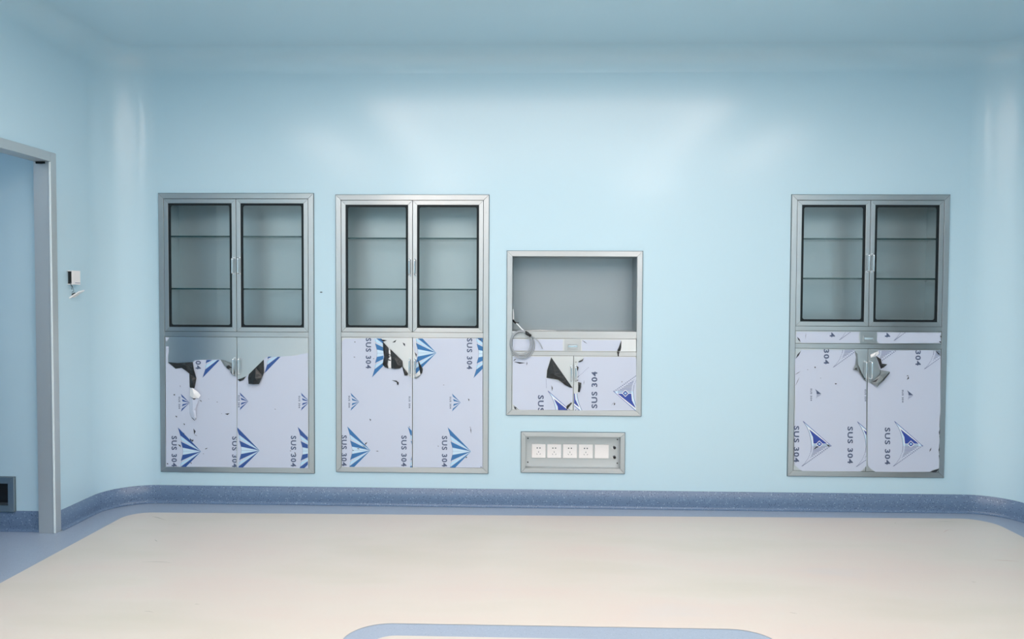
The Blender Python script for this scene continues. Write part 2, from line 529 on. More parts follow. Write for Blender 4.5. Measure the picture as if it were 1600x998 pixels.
for (x, y, where) in ((-1.2, -5.3, 'left of the two behind the canopy'), (1.4, -5.3, 'right of the two behind the canopy'),
                      (-2.05, -3.5, 'between the canopy and the left wall'), (2.25, -3.5, 'between the canopy and the right wall')):  # added fill lights, out of view, to brighten the room's edges
    t = thing('fill_light', ('square' if 'behind' in where else 'long') + ' white fill light added on the ceiling, ' + where, 'fill light', (x, y, ZC), 'added fill lights round the canopy')
    q = MB()
    a, c_, lm = (.3, .3, 'fill_small') if 'behind' in where else (.22, 1.25, 'fill_side')
    for b in ((x - a - .02, x + a + .02, y + c_, y + c_ + .02), (x - a - .02, x + a + .02, y - c_ - .02, y - c_), (x - a - .02, x - a, y - c_, y + c_), (x + a, x + a + .02, y - c_, y + c_)):
        q.box(*b, ZC - .02, ZC - .001, M['white'])
    q.build('light_frame', t)
    q = MB(); q.box(x - a + .002, x + a - .002, y - c_ + .002, y + c_ - .002, ZC - .016, ZC - .003, M[lm]); q.build('diffuser', t)
t = thing('fill_light', 'white fill light added in the side corridor beyond the doorway', 'fill light', (-3.7, -1.6, 2.6))  # unseen fill light, added to brighten the corridor
q = MB(); q.box(-4.02, -3.38, -1.92, -1.28, 2.585, 2.599, M['white']); q.build('light_frame', t)
q = MB(); q.box(-4.0, -3.4, -1.9, -1.3, 2.575, 2.584, M['fill_corridor']); q.build('diffuser', t)

# ------------------------------------------------------------------ film prints
_tc = {}
def text_tris(s):
    if s in _tc:
        return _tc[s]
    cu = bpy.data.curves.new('t', 'FONT'); cu.body = s; cu.size = 1.0; cu.space_character = 1.18; cu.offset = 0.028
    cu.resolution_u = 3
    ob = bpy.data.objects.new('t', cu); COL.objects.link(ob)
    bpy.context.view_layer.update()
    me = bpy.data.meshes.new_from_object(ob.evaluated_get(bpy.context.evaluated_depsgraph_get()))
    me.calc_loop_triangles()
    tr = [[(me.vertices[i].co.x, me.vertices[i].co.y) for i in t.vertices] for t in me.loop_triangles]
    bpy.data.objects.remove(ob); bpy.data.curves.remove(cu); bpy.data.meshes.remove(me)
    x0 = min(p[0] for t in tr for p in t); x1 = max(p[0] for t in tr for p in t)
    y0 = min(p[1] for t in tr for p in t); y1 = max(p[1] for t in tr for p in t)
    tr = [[((p[0] - x0) / (x1 - x0), (p[1] - y0) / (y1 - y0)) for p in t] for t in tr]
    _tc[s] = tr
    return tr

def clip(poly, rect):
    x0, x1, y0, y1 = rect
    for ax, v, sg in ((0, x0, 1), (0, x1, -1), (1, y0, 1), (1, y1, -1)):
        out = []
        for i in range(len(poly)):
            a, b = poly[i], poly[(i + 1) % len(poly)]
            ia, ib = (a[ax] - v) * sg >= 0, (b[ax] - v) * sg >= 0
            if ia:
                out.append(a)
            if ia != ib:
                t = (v - a[ax]) / (b[ax] - a[ax])
                out.append((a[0] + (b[0] - a[0]) * t, a[1] + (b[1] - a[1]) * t))
        poly = out
        if len(poly) < 3:
            return []
    return poly

class Film:
    """the printed protective film of one door; shapes are given on the door face (u right, v down) through fn -> (x,z)"""
    def __init__(s, fn, y):
        s.fn = fn; s.y = y; s.mb = MB()
    def sheet(s, pts, m=None, dy=0.0):
        s.mb.prism_xz([s.fn(*p) for p in pts], s.y - 0.0006 - dy, s.y - 0.0001, m or M['film'])
    def ink(s, poly, m, rect, lift=0.0009):
        for tri in tessellate_polygon([[Vector((p[0], p[1], 0)) for p in poly]]):
            q = clip([poly[i] for i in tri], rect)
            s._put(q, m, lift)
    def _put(s, q, m, lift):
        if len(q) < 3:
            return
        w_ = [s.fn(*p) for p in q]
        ar = sum(w_[i][0] * w_[(i + 1) % len(w_)][1] - w_[(i + 1) % len(w_)][0] * w_[i][1] for i in range(len(w_)))
        if abs(ar) < 1e-9:
            return
        if ar < 0:
            w_ = w_[::-1]
        s.mb.face([(x, s.y - lift, z) for x, z in w_], m)
    def text(s, txt, xc, y0, y1, cap, rect, up=False, m=None, lift=0.0011):
        for tri in text_tris(txt):
            if up:
                q = [(xc + (p[1] - .5) * -cap, y1 - p[0] * (y1 - y0)) for p in tri]
            else:
                q = [(xc + (p[1] - .5) * cap, y0 + p[0] * (y1 - y0)) for p in tri]
            s._put(clip(q, rect), m or M['ink_text'], lift)
    def line(s, a, b, wd, m, rect, lift=0.0012):
        dx, dy = b[0] - a[0], b[1] - a[1]; L = math.hypot(dx, dy) or 1
        nx, ny = -dy / L * wd / 2, dx / L * wd / 2
        s._put(clip([(a[0] + nx, a[1] + ny), (b[0] + nx, b[1] + ny), (b[0] - nx, b[1] - ny), (a[0] - nx, a[1] - ny)], rect), m, lift)
    def fan(s, ax, ay, k, rect, blue, small=False):
        P = lambda pts: [(ax + x * k, ay + y * k) for x, y in pts]
        if not small:
            s.ink(P([(2, 0), (-152, -157), (-136, -105), (-124, -50), (-119, 0), (-124, 50), (-136, 105), (-152, 157)]), M['ink_palest'], rect, 0.0008)
            for sg in (1, -1):
                s.ink(P([(-146, -125 * sg), (-133, -66 * sg), (0, 0)]), M['film'], rect, 0.00095)
                s.ink(P([(-138, -100 * sg), (-134, -78 * sg), (0, 0)]), M['ink_pale'], rect, 0.0010)
        for sg in (1, -1):
            s.ink(P([(-152, -157 * sg), (-136, -104 * sg), (0, 0)]), blue, rect, 0.0011)
            s.ink(P([(-133, -64 * sg), (-122, -24 * sg), (0, 0)]), blue, rect, 0.0011)
        if not small:
            for a, b in (((-136, -105), (-124, -50)), ((-124, -50), (-119, 0)), ((-119, 0), (-124, 50)), ((-124, 50), (-136, 105)), ((-136, 105), (-152, 157))):
                s.line(P([a])[0], P([b])[0], 1.3 * k, M['ink_line'], rect)
            s.line(P([(-119, 0)])[0], P([(-4, 0)])[0], 1.0 * k, M['ink_line'], rect)
    def sail(s, ax, ay, k, rect, rot=False, small=False):
        q = -1 if rot else 1
        P = lambda x, y: (ax + x * k * q, ay + y * k * q)
        curve = [(-172, -152), (-150, -118), (-134, -80), (-124, -40), (-120, 0), (-124, 35), (-140, 75), (-160, 105), (-183, 128)]
        def cx(y):
            for (xa, ya), (xb, yb) in zip(curve, curve[1:]):
                if ya <= y <= yb:
                    return xa + (xb - xa) * (y - ya) / (yb - ya)
            return -120
        if not small:
            s.ink([P(*p) for p in [(-165, -146), (-2, 0), (-120, 0), (-124, -40), (-134, -80), (-150, -118)]], M['ink_palest'], rect, 0.0008)
            for a, b in zip(curve[:6], curve[1:6]):
                s.line(P(*a), P(*b), 2.6 * k, M['ink_line'], rect)
            for a, b in zip(curve[5:], curve[6:]):
                for t in range(4):
                    f0, f1 = t / 4, t / 4 + .14
                    s.line(P(a[0] + (b[0] - a[0]) * f0, a[1] + (b[1] - a[1]) * f0), P(a[0] + (b[0] - a[0]) * f1, a[1] + (b[1] - a[1]) * f1), 2.6 * k, M['ink_line'], rect)
            s.line(P(-172, -152), P(2, 2), 3.0 * k, M['ink_royal'], rect)
            for t in range(18):
                f0, f1 = t / 18, t / 18 + .030
                for off in (0, 12):
                    s.line(P(-(183 - off) * f0 - off * .5, 128 * f0 - off * .2), P(-(183 - off) * f1 - off * .5, 128 * f1 - off * .2), 3.0 * k, M['ink_line'], rect)
            # white gap inside the outline, then the solid upper half
            s.ink([P(*p) for p in [(-148, -122), (-14, -12), (-112, -12), (-117, -60)]], M['film_white'], rect, 0.00095)
        s.ink([P(*p) for p in [(-136, -104), (-24, -14), (-108, -14), (-112, -55)]], M['ink_royal'] if not small else M['ink_text'], rect, 0.0011)
        st = 8.5 if not small else 16
        y = -6
        while y < 100:
            xl = cx(y) + 12; xr = -183 / 128 * max(y, 0) - 22
            if y < 0:
                xr = -26
            if xr > xl:
                s.line(P(xl, y), P(xr, y), (3.6 if not small else 6) * k, M['ink_line'], rect)
            y += st
        if not small:
            c = (-72, -12)
            s.ink([P(c[0] - 22, c[1]), P(c[0], c[1] - 22), P(c[0] + 22, c[1]), P(c[0], c[1] + 22)], M['film_white'], rect, 0.0013)
            s.ink([P(c[0] - 17, c[1]), P(c[0], c[1] - 17), P(c[0] + 17, c[1]), P(c[0], c[1] + 17)], M['ink_royal'], rect, 0.0014)
            s.ink([P(c[0] - 8, c[1]), P(c[0], c[1] - 7), P(c[0] + 8, c[1]), P(c[0], c[1] + 7)], M['ink_pale'], rect, 0.0015)
    def scuff(s, a, b, wd=4, bend=0.0):
        mx, my = (a[0] + b[0]) / 2 + (b[1] - a[1]) * bend, (a[1] + b[1]) / 2 - (b[0] - a[0]) * bend
        dx, dy = b[0] - a[0], b[1] - a[1]; L = math.hypot(dx, dy) or 1
        nx, ny = -dy / L * wd / 2, dx / L * wd / 2
        s._put([a, (mx + nx, my + ny), b], M['scuff'], 0.0014)
        s._put([a, (mx - nx, my - ny), b], M['scuff'], 0.0014)
    def flap(s, pts, centre, m, mm_scale=1.0):
        """crumpled piece of film standing off the door: pts (u, v, lift in mm) round one or more ridge points"""
        cs = centre if isinstance(centre, list) else [centre]
        def w3(p):
            x, z = s.fn(p[0], p[1]); return (x, s.y - 0.0016 - p[2] * 0.001 * mm_scale, z)
        from mathutils.geometry import delaunay_2d_cdt
        allp = list(pts) + cs
        n = len(pts)
        co, _, fc, ov, _, _ = delaunay_2d_cdt([Vector((p[0], p[1])) for p in allp], [(i, (i + 1) % n) for i in range(n)], [], 1, 1e-5)
        def lift(i):
            if ov[i]:
                return allp[ov[i][0]][2]
            return 4
        for t in fc:
            A, B, C_ = [Vector(w3((co[i].x, co[i].y, lift(i)))) for i in t]
            nrm = (B - A).cross(C_ - A)
            if nrm.length < 1e-12:
                continue
            if nrm.y > 0:
                B, C_ = C_, B
            s.mb.face([A, B, C_], m)
            s.mb.face([(q[0], q[1] + 0.0005, q[2]) for q in (A, C_, B)], m)

# ------------------------------------------------------------------ cabinets
def mapper(quad, rect):
    """photo measurements (pixels on the wall plane) -> metres inside the cabinet's true rectangle"""
    (tl, tr, bl, br) = quad; x0, x1, z0, z1 = rect
    def f(px, py):
        u = v = 0.5
        for _ in range(6):
            top = tl[1] + (tr[1] - tl[1]) * u; bot = bl[1] + (br[1] - bl[1]) * u
            v = (py - top) / (bot - top)
            le = tl[0] + (bl[0] - tl[0]) * v; ri = tr[0] + (br[0] - tr[0]) * v
            u = (px - le) / (ri - le)
        return (x0 + (x1 - x0) * u, z1 - (z1 - z0) * v)
    return f
QA = mapper([(248.7, 301.3), (490.1, 303.7), (252.5, 737.3), (491.6, 737.3)], PANELS['a'])
QB = mapper([(525.1, 304), (763.9, 305.6), (526.5, 737), (762.7, 738)], PANELS['b'])
QC = mapper([(1236.8, 304.4), (1483.9, 304.9), (1230.2, 742.7), (1472.9, 745.3)], PANELS['c'])
QN = mapper([(792.8, 392), (1003.6, 393.1), (791.5, 647.8), (1001.5, 649.4)], PANELS['n'])
def crop(q, ox, oy, s):
    return lambda x, y: q(ox + x / s, oy + y / s)
FA = crop(QA, 240, 510, 4.158); FB = crop(QB, 515, 510, 4.158); FC = crop(QC, 1220, 500, 3.914); FN = crop(QN, 780, 500, 6.238)

FY = -0.012       # front of the face frames
DY = -0.0105      # front of the doors
def mitred(mb, x0, x1, z0, z1, t, y0, y1, tb=None, gap=0.0004):
    tb = tb or t; gp = gap
    mb.prism_xz([(x0 + gp, z1), (x1 - gp, z1), (x1 - t - gp, z1 - t), (x0 + t + gp, z1 - t)], y0, y1, M['steel_h'])
    mb.prism_xz([(x0 + gp, z0), (x1 - gp, z0), (x1 - t - gp, z0 + tb), (x0 + t + gp, z0 + tb)], y0, y1, M['steel_h'])
    mb.prism_xz([(x0, z0 + gp), (x0, z1 - gp), (x0 + t, z1 - t - gp), (x0 + t, z0 + tb + gp)], y0, y1, M['steel_v'])
    mb.prism_xz([(x1, z0 + gp), (x1, z1 - gp), (x1 - t, z1 - t - gp), (x1 - t, z0 + tb + gp)], y0, y1, M['steel_v'])
FT = 0.0315
def body(root, p, depth, shelves_div, inner=None):
    x0, x1, z0, z1 = p[0] + IN + .002, p[1] - IN - .002, p[2] + IN + .002, p[3] - IN - .002
    b = MB(); t = .002
    y0 = 0.0; m = M['steel_in']
    b.box(x0, x1, depth, depth + t, z0, z1, m)
    b.box(x0, x0 + t, y0, depth, z0, z1, m); b.box(x1 - t, x1, y0, depth, z0, z1, m)
    b.box(x0 + t, x1 - t, y0, depth, z0, z0 + t, m); b.box(x0 + t, x1 - t, y0, depth, z1 - t, z1, m)
    for z in shelves_div:
        b.box(x0 + t, x1 - t, y0, depth, z - .001, z + .001, m)
    # inner side walls start at the opening's edge
    return b.build('cabinet_body', root)

def frame(root, p, rails):
    f = MB()
    mitred(f, p[0], p[1], p[2], p[3], FT, FY, -0.0006)
    f.build('face_frame', root, bevel=.0012)
    for za, zb in rails:
        r = MB(); r.box(p[0] + FT + .0005, p[1] - FT - .0005, FY, .006, za, zb, M['steel_h'])
        r.build('crossrail', root, bevel=.001)

def gap_shades(root, strips):  # black strips added behind the door gaps to darken them
    s_ = MB()
    for x0, x1, z0, z1 in strips:
        s_.box(x0, x1, .0085, .0125, z0, z1, M['rubber'])
    s_.build('gap_shade', root)
def bead(root, p, y=0.0, w_=.003):
    b = MB()
    ring_xz(b, [(p[0] - w_, p[2] - w_), (p[1] + w_, p[2] - w_), (p[1] + w_, p[3] + w_), (p[0] - w_, p[3] + w_)],
            [(p[0] + .001, p[2] + .001), (p[1] - .001, p[2] + .001), (p[1] - .001, p[3] - .001), (p[0] + .001, p[3] - .001)], y - .006, y - .0003, M['bead'])
    b.build('sealant_bead', root)

def pull_handle(parent, x, za, zb, out=0.026, y=DY, r=0.0042, m=None):
    h = MB(); c = .008
    pts = [(x, y + .0005, zb)]
    for a in range(7):
        th = a * math.pi / 12
        pts.append((x, y - out + c - c * math.sin(th), zb - c + c * math.cos(th)) if a else (x, y - out + c, zb))
    for a in range(7):
        th = a * math.pi / 12
        pts.append((x, y - out + c - c * math.cos(th), za + c - c * math.sin(th)))
    pts.append((x, y + .0005, za))
    h.tube(pts, r, m or M['chrome'], 12)
    for z in (za, zb):
        h.disc_y(x, z, .0065, y - .002, y - .0001, m or M['chrome'], 16)
    return h.build('handle', parent)

def rr_xz(x0, x1, z0, z1, r, n=6):
    out = []
    for cx, cz, a in ((x1 - r, z1 - r, 0), (x0 + r, z1 - r, 90), (x0 + r, z0 + r, 180), (x1 - r, z0 + r, 270)):
        for i in range(n + 1):
            th = math.radians(a + 90 * i / n)
            out.append((cx + r * math.cos(th), cz + r * math.sin(th)))
    return out
def ring_xz(mb, outer, inner, y0, y1, m):
    vs = outer + inner
    tr = tessellate_polygon([[Vector((x, z, 0)) for x, z in outer], [Vector((x, z, 0)) for x, z in inner]])
    for y, sg in ((y0, 1), (y1, -1)):
        fs = []
        for t in tr:
            a, b, c = [vs[i] for i in t]
            ar = ((b[0] - a[0]) * (c[1] - a[1]) - (c[0] - a[0]) * (b[1] - a[1])) * sg
            fs.append(tuple(t) if ar > 0 else (t[0], t[2], t[1]))
        mb.mesh([(x, y, z) for x, z in vs], fs, m)
    for lp, sg in ((outer, 1), (inner, -1)):
        n = len(lp)
        mb.mesh([(x, y0, z) for x, z in lp] + [(x, y1, z) for x, z in lp],
                [((i, i + n, (i + 1) % n + n, (i + 1) % n) if sg > 0 else (i, (i + 1) % n, (i + 1) % n + n, i + n)) for i in range(n)], m)

def glass_door(root, x0, x1, z0, z1, side, hz, handle_x):
    d = MB(); t = 0.0265
    mitred(d, x0, x1, z0, z1, t, DY, 0.008)
    o = d.build('glass_door', root, bevel=.0012)
    gk = MB()
    ring_xz(gk, [(x0 + t, z0 + t), (x1 - t, z0 + t), (x1 - t, z1 - t), (x0 + t, z1 - t)], rr_xz(x0 + t + .0135, x1 - t - .0135, z0 + t + .0135, z1 - t - .0135, .012), DY + .002, DY + .010, M['rubber'])
    gk.build('gasket', o)
    gp = MB(); gp.box(x0 + t + .004, x1 - t - .004, DY + .0045, DY + .0075, z0 + t + .004, z1 - t - .004, M['glass'])
    gp.build('glass_pane', o)
    pull_handle(o, handle_x, hz[0], hz[1])
    return o

def shelf(root, x0, x1, z, depth):
    s = MB()
    s.box(x0, x1, .030, depth - .004, z - .003, z + .003, M['shelf_glass'])
    s.box(x0, x1, .022, .0298, z - .0048, z + .0048, M['edge'])
    o = s.build('glass_shelf', root)
    for x in (x0 + .003, x1 - .003):
        for y in (.05, depth - .012):
            b = MB(); b.tube([(x - .003, y, z - .0075), (x + .003, y, z - .0075)], .004, M['steel_in'], 10)
            b.build('shelf_peg', o)

def solid_door(root, x0, x1, z0, z1, hx, hz):
    d = MB(); d.box(x0, x1, DY, .008, z0, z1, M['steel_door'])
    o = d.build('solid_door', root, bevel=.001)
    h = pull_handle(o, hx, hz[0], hz[1])
    return o

def drawer(root, x0, x1, z0, z1, px0, px1, pz0, pz1):
    d = MB(); d.box(x0, x1, DY, .15, z0, z1, M['steel_door'])
    o = d.build('drawer', root, bevel=.001)
    h = MB()
    h.box(px0, px1, DY - .0022, DY - .0001, pz0, pz1, M['steel_h'])
    cx, w2 = (px0 + px1) / 2, (px1 - px0) / 2
    zm = (pz0 + pz1) / 2
    s_ = (pz1 - pz0)
    ring_xz(h, [(cx - w2 * .66, zm - s_ * .36), (cx + w2 * .66, zm - s_ * .36), (cx + w2 * .66, zm + s_ * .12), (cx - w2 * .66, zm + s_ * .12)],
            [(cx - w2 * .56, zm - s_ * .28), (cx + w2 * .56, zm - s_ * .28), (cx + w2 * .56, zm + s_ * .04), (cx - w2 * .56, zm + s_ * .04)], DY - .0075, DY - .0023, M['steel_v'])
    h.box(cx - w2 * .55, cx + w2 * .55, DY - .0062, DY - .0024, zm - s_ * .20, zm - s_ * .02, M['chrome'])
    h.build('recessed_pull', o, bevel=.0006)
    return o

DEPTH = 0.235
def tall(q, p, label, upper, mid, lower, seam_px, shelves_px, up_h, lo_h, hx, drawer_px=None, depth=DEPTH):
    """upper/lower: (top, bottom) pixel rows of the door pairs at the seam"""
    root = thing('medical_cabinet', label, 'cabinet', ((p[0] + p[1]) / 2, 0, p[2]), 'tall steel cabinets set into the wall')
    X = lambda px, py: q(px, py)[0]
    Z = lambda py: q(seam_px, py)[1]
    zu0, zu1 = Z(upper[1]), p[3] - FT - .002
    zl0, zl1 = p[2] + FT + .002, Z(lower[0])
    xa, xb = p[0] + FT + .002, p[1] - FT - .002
    xs_ = X(seam_px, 500)
    rails = []
    if drawer_px:
        zd1, zd0 = Z(drawer_px[0]), Z(drawer_px[1])
        rails = [(zd1 + .0018, zu0 - .0018), (zl1 + .0018, zd0 - .0018)]
    else:
        rails = [(zl1 + .0018, zu0 - .0018)]
    frame(root, p, rails); bead(root, p)
    ys = [p[2] + FT] + [zl1] + ([zd0, zd1] if drawer_px else []) + [zu0, p[3] - FT]
    gap_shades(root, [(xa - .008, xb + .008, q_ - .008, q_ + .008) for q_ in ys] +
          [(x_ - .008, x_ + .008, p[2] + FT, p[3] - FT) for x_ in (xa, xb)] + [(xs_ - .008, xs_ + .008, zu0, p[3] - FT), (xs_ - .008, xs_ + .008, p[2] + FT, zl1)])
    body(root, p, depth, [(r[0] + r[1]) / 2 for r in rails])
    hz = (Z(up_h[1]), Z(up_h[0])); lz = (Z(lo_h[1]), Z(lo_h[0]))
    glass_door(root, xa, xs_ - .0013, zu0, zu1, 0, hz, xs_ - hx)
    glass_door(root, xs_ + .0013, xb, zu0, zu1, 1, hz, xs_ + hx)
    for s_px in shelves_px:
        shelf(root, p[0] + IN + .006, p[1] - IN - .006, Z(s_px), depth)
    dl = solid_door(root, xa, xs_ - .0013, zl0, zl1, xs_ - .0165, lz)
    d2_ = solid_door(root, xs_ + .0013, xb, zl0, zl1, xs_ + .0165, lz)
    dw = None
    if drawer_px:
        cx = X(1356, 525)
        dw = drawer(root, xa, xb, zd0, zd1, cx - .048, cx + .048, zd0 + .003, zd1 - .003)
    return root, dl, d2_, dw

# --- first cabinet from the left
ra, al, ar_, _ = tall(QA, PANELS['a'], 'leftmost tall steel wall cabinet, bare metal band across the top of its film-covered doors', (309, 516.5), None, (525.2, 730), 371.2,
                      (368.5, 450.2), (402.5, 426.6), (558.5, 583.5), .0175)
f = Film(FA, DY)
RL, RR_ = (84, 544.5, 62, 913), (550, 1006, 62, 913)
f.sheet([(85, 64), (104, 66), (101, 76), (92, 90), (85, 88)]); f.sheet([(85, 122), (103, 124), (104, 160), (98, 200), (99, 232), (85, 232)])
f.sheet([(85, 232), (100, 230), (150, 240), (262, 227), (276, 214), (330, 211), (440, 209), (458, 222), (474, 246), (492, 256), (505, 282), (528, 300), (538, 318), (544.5, 322), (544.5, 911.5), (85, 911.5)])
f.fan(315, 810, 1, RL, M['ink_navy']); f.text('SUS 304', 139, 710, 912, 35, RL)
f.text('SUS 304', 533, 710, 912, 35, (84, 544.5, 62, 911))
f.fan(240, 492, .375, RL, M['ink_navy'], True); f.text('SUS 304', 173, 452, 532, 11, RL)
f.fan(477, 170, 1, (300, 470, 212, 340), M['ink_navy']); f.text('SUS 304', 296, 72, 273, 35, (270, 330, 217, 300))
f.flap([(100, 228, 1), (160, 232, 6), (262, 226, 2), (272, 275, 9), (286, 330, 4), (277, 392, 8), (258, 398, 3), (241, 390, 1), (239, 300, 2), (222, 284, 7), (190, 264, 3), (150, 270, 2)],
       [(150, 250, 4), (215, 245, 9), (250, 280, 5), (262, 345, 11)], M['film_black'])
f.flap([(244, 398, 3), (262, 392, 12), (300, 420, 9), (314, 442, 5), (302, 462, 9), (270, 460, 14), (243, 448, 4)], [(276, 430, 20)], M['film_white'])
f.flap([(242, 452, 1), (262, 458, 4), (300, 466, 3), (292, 500, 8), (280, 540, 5), (288, 585, 9), (276, 606, 3), (255, 585, 5), (240, 555, 1)], [(262, 480, 8), (268, 540, 13), (274, 590, 10)], M['film'])
f.flap([(240, 550, 1), (252, 566, 4), (285, 596, 5), (274, 608, 2), (256, 592, 2)], [(262, 585, 7)], M['film_black'])
f.flap([(247, 445, 4), (285, 465, 3), (270, 472, 6)], [(268, 461, 9)], M['film_black'])
f.flap([(440, 209, 0), (462, 214, 4), (516, 232, 5), (524, 262, 2), (540, 318, 1), (526, 312, 4), (505, 278, 6), (484, 268, 2), (470, 250, 5)], [(490, 248, 8), (505, 240, 5), (528, 300, 9)], M['film_grey'])
f.flap([(470, 240, 3), (500, 246, 8), (518, 262, 3), (496, 270, 6), (480, 262, 3)], [(496, 256, 11)], M['film_black'])
f.flap([(504, 285, 2), (520, 292, 6), (530, 315, 3), (516, 306, 3)], [(518, 300, 8)], M['film_black'])
for a, b, wd, bd in (((134, 438), (147, 442), 10, 0), ((146, 578), (158, 590), 8, .2), ((198, 628), (208, 640), 6, .3), ((264, 660), (270, 700), 9, .2), ((270, 700), (290, 708), 3, 0),
                     ((240, 722), (262, 742), 8, -.2), ((262, 728), (250, 748), 6, .3), ((338, 795), (358, 786), 6, 0), ((416, 483), (422, 488), 5, 0), ((470, 562), (500, 558), 8, -.2),
                     ((304, 474), (320, 486), 6, .1), ((162, 765), (184, 785), 6, .2), ((244, 880), (254, 892), 6, 0), ((326, 824), (334, 826), 4, 0), ((92, 888), (100, 898), 9, 0),
                     ((178, 375), (180, 392), 3, 0), ((444, 560), (450, 562), 3, 0), ((362, 464), (366, 468), 3, 0), ((200, 688), (206, 700), 5, 0)):
    f.scuff(a, b, wd, bd)
f.mb.build('protective_film', al)
f = Film(FA, DY)
f.sheet([(549.5, 320), (560, 345), (592, 338), (612, 314), (626, 303), (680, 254), (722, 208), (736, 192), (780, 190), (830, 188), (900, 184), (938, 180), (962, 172), (1006, 165), (1006, 911.5), (549.5, 911.5)])
f.fan(695, 800, 1, RR_, M['ink_navy']); f.fan(1092, 800, 1, RR_, M['ink_navy']); f.text('SUS 304', 913, 702, 904, 35, RR_)
f.fan(622, 480, .375, RR_, M['ink_navy'], True); f.text('SUS 304', 560, 440, 520, 11, RR_); f.fan(1018, 480, .375, RR_, M['ink_navy'], True); f.text('SUS 304', 951, 442, 522, 11, RR_)
f.fan(878, 140, 1, (722, 830, 190, 320), M['ink_navy'])
f.flap([(625, 304, 1), (672, 258, 8), (722, 208, 2), (725, 290, 3), (712, 330, 12), (697, 365, 18), (660, 366, 20), (629, 364, 16), (622, 325, 6)], [(690, 262, 12), (706, 300, 6), (640, 320, 12), (675, 325, 24)], M['film_black'])
f.flap([(552, 338, 1), (578, 330, 3), (607, 317, 0), (592, 340, 5), (568, 350, 6)], [(578, 339, 7)], M['film_black'])
for a, b, wd, bd in (((888, 800), (900, 800), 5, 0), ((918, 806), (924, 826), 5, .2), ((790, 528), (800, 532), 4, 0)):
    f.scuff(a, b, wd, bd)
f.mb.build('protective_film', ar_)

# --- second cabinet
rb_, bl_, br_, _ = tall(QB, PANELS['b'], 'second tall wall cabinet from the left, ragged black tear in its door film', (309.5, 517.5), None, (526.2, 730), 645.3,
                        (371.4, 450.8), (404.5, 428.5), (560, 585), .0165)
f = Film(FB, DY)
RL, RR_ = (84, 538.5, 70, 912), (547, 996, 70, 912)
f.sheet([(84, 96), (90, 84), (104, 73), (318, 71), (350, 92), (352, 150), (370, 262), (404, 268), (476, 258), (500, 306), (520, 320), (538.5, 329), (538.5, 911.5), (84, 911.5)])
f.fan(432, 168, 1, (84, 353, 72, 340), M['ink_blue']); f.text('SUS 304', 256, 68, 268, 35, RL)
f.fan(270, 802, 1, RL, M['ink_blue']); f.text('SUS 304', 98, 704, 906, 35, RL); f.text('SUS 304', 487, 704, 906, 35, RL); f.fan(664, 802, 1, RL, M['ink_blue'])
f.fan(197, 485, .375, RL, M['ink_blue'], True); f.text('SUS 304', 131, 445, 523, 11, RL); f.text('SUS 304', 523, 448, 525, 11, RL)
f.flap([(350, 92, 1), (368, 112, 5), (388, 135, 2), (388, 180, 6), (378, 240, 9), (388, 268, 5), (364, 258, 7), (348, 240, 2), (358, 190, 2), (352, 140, 3)], [(366, 150, 9), (366, 215, 12)], M['film_black'])
f.flap([(398, 140, 1), (440, 180, 4), (478, 218, 1), (480, 250, 5), (462, 266, 7), (430, 268, 8), (406, 266, 7), (404, 200, 3)], [(430, 205, 10), (448, 245, 14)], M['film_black'])
f.flap([(388, 148, 2), (398, 150, 5), (404, 200, 4), (404, 262, 3), (390, 262, 6), (382, 240, 3), (392, 200, 6)], [(394, 175, 9), (394, 235, 9)], M['film_white'])
for q in ((168, 178), (190, 184), (205, 212)):
    f.flap([(386, q[0], 8), (404, q[1], 6), (402, q[1] + 5, 8), (386, q[0] + 8, 8)], [(395, (q[0] + q[1]) / 2 + 3, 11)], M['film_black'])
f.flap([(474, 240, 1), (486, 262, 4), (514, 298, 5), (510, 312, 3), (492, 312, 5), (482, 280, 2)], [(494, 290, 9)], M['film_black'])
f.flap([(408, 344, 0), (440, 346, 4), (454, 358, 6), (452, 374, 7), (443, 370, 3), (440, 355, 3)], [(446, 358, 9)], M['film_black'])
f.scuff((478, 98), (494, 124), 12, .1); f.scuff((410, 98), (438, 80), 6, -.2); f.scuff((330, 78), (378, 84), 4, -.2)
for a, b, wd, bd in (((162, 94), (174, 96), 6, 0), ((158, 193), (172, 194), 5, 0), ((262, 594), (270, 612), 8, .2), ((305, 806), (324, 808), 5, 0), ((232, 770), (250, 748), 9, .1),
                     ((212, 765), (244, 790), 4, 0), ((152, 800), (162, 806), 6, 0), ((286, 203), (294, 203), 6, 0), ((180, 792), (200, 796), 3, .2), ((86, 905), (92, 896), 5, 0), ((520, 640), (526, 655), 4, 0)):
    f.scuff(a, b, wd, bd)
f.mb.build('protective_film', bl_)
f = Film(FB, DY)
f.sheet([(546.5, 332), (570, 330), (600, 302), (606, 268), (580, 215), (572, 180), (565, 120), (562, 72), (985, 71), (996, 84), (996, 911.5), (546.5, 911.5)])
f.sheet([(546.5, 72), (556, 72), (560, 120), (570, 180), (573, 210), (556, 160), (548, 130)], M['film'])
f.fan(697, 165, 1, (564, 700, 72, 340), M['ink_blue']); f.fan(1090, 170, 1, RR_, M['ink_blue']); f.text('SUS 304', 911, 70, 271, 35, RR_)
f.fan(922, 805, 1, RR_, M['ink_blue']); f.text('SUS 304', 750, 705, 907, 35, RR_); f.fan(855, 487, .375, RR_, M['ink_blue'], True); f.text('SUS 304', 788, 449, 527, 11, RR_)
f.flap([(576, 208, 1), (594, 240, 5), (609, 268, 6), (606, 296, 8), (594, 304, 5), (587, 268, 1)], [(600, 272, 13)], M['film_black'])
f.flap([(549, 327, 0), (566, 324, 3), (602, 300, 3), (584, 322, 5), (566, 333, 4)], [(576, 322, 6)], M['film_grey'])
f.scuff((552, 328), (570, 326), 8, 0); f.scuff((556, 160), (566, 195), 4, .2)
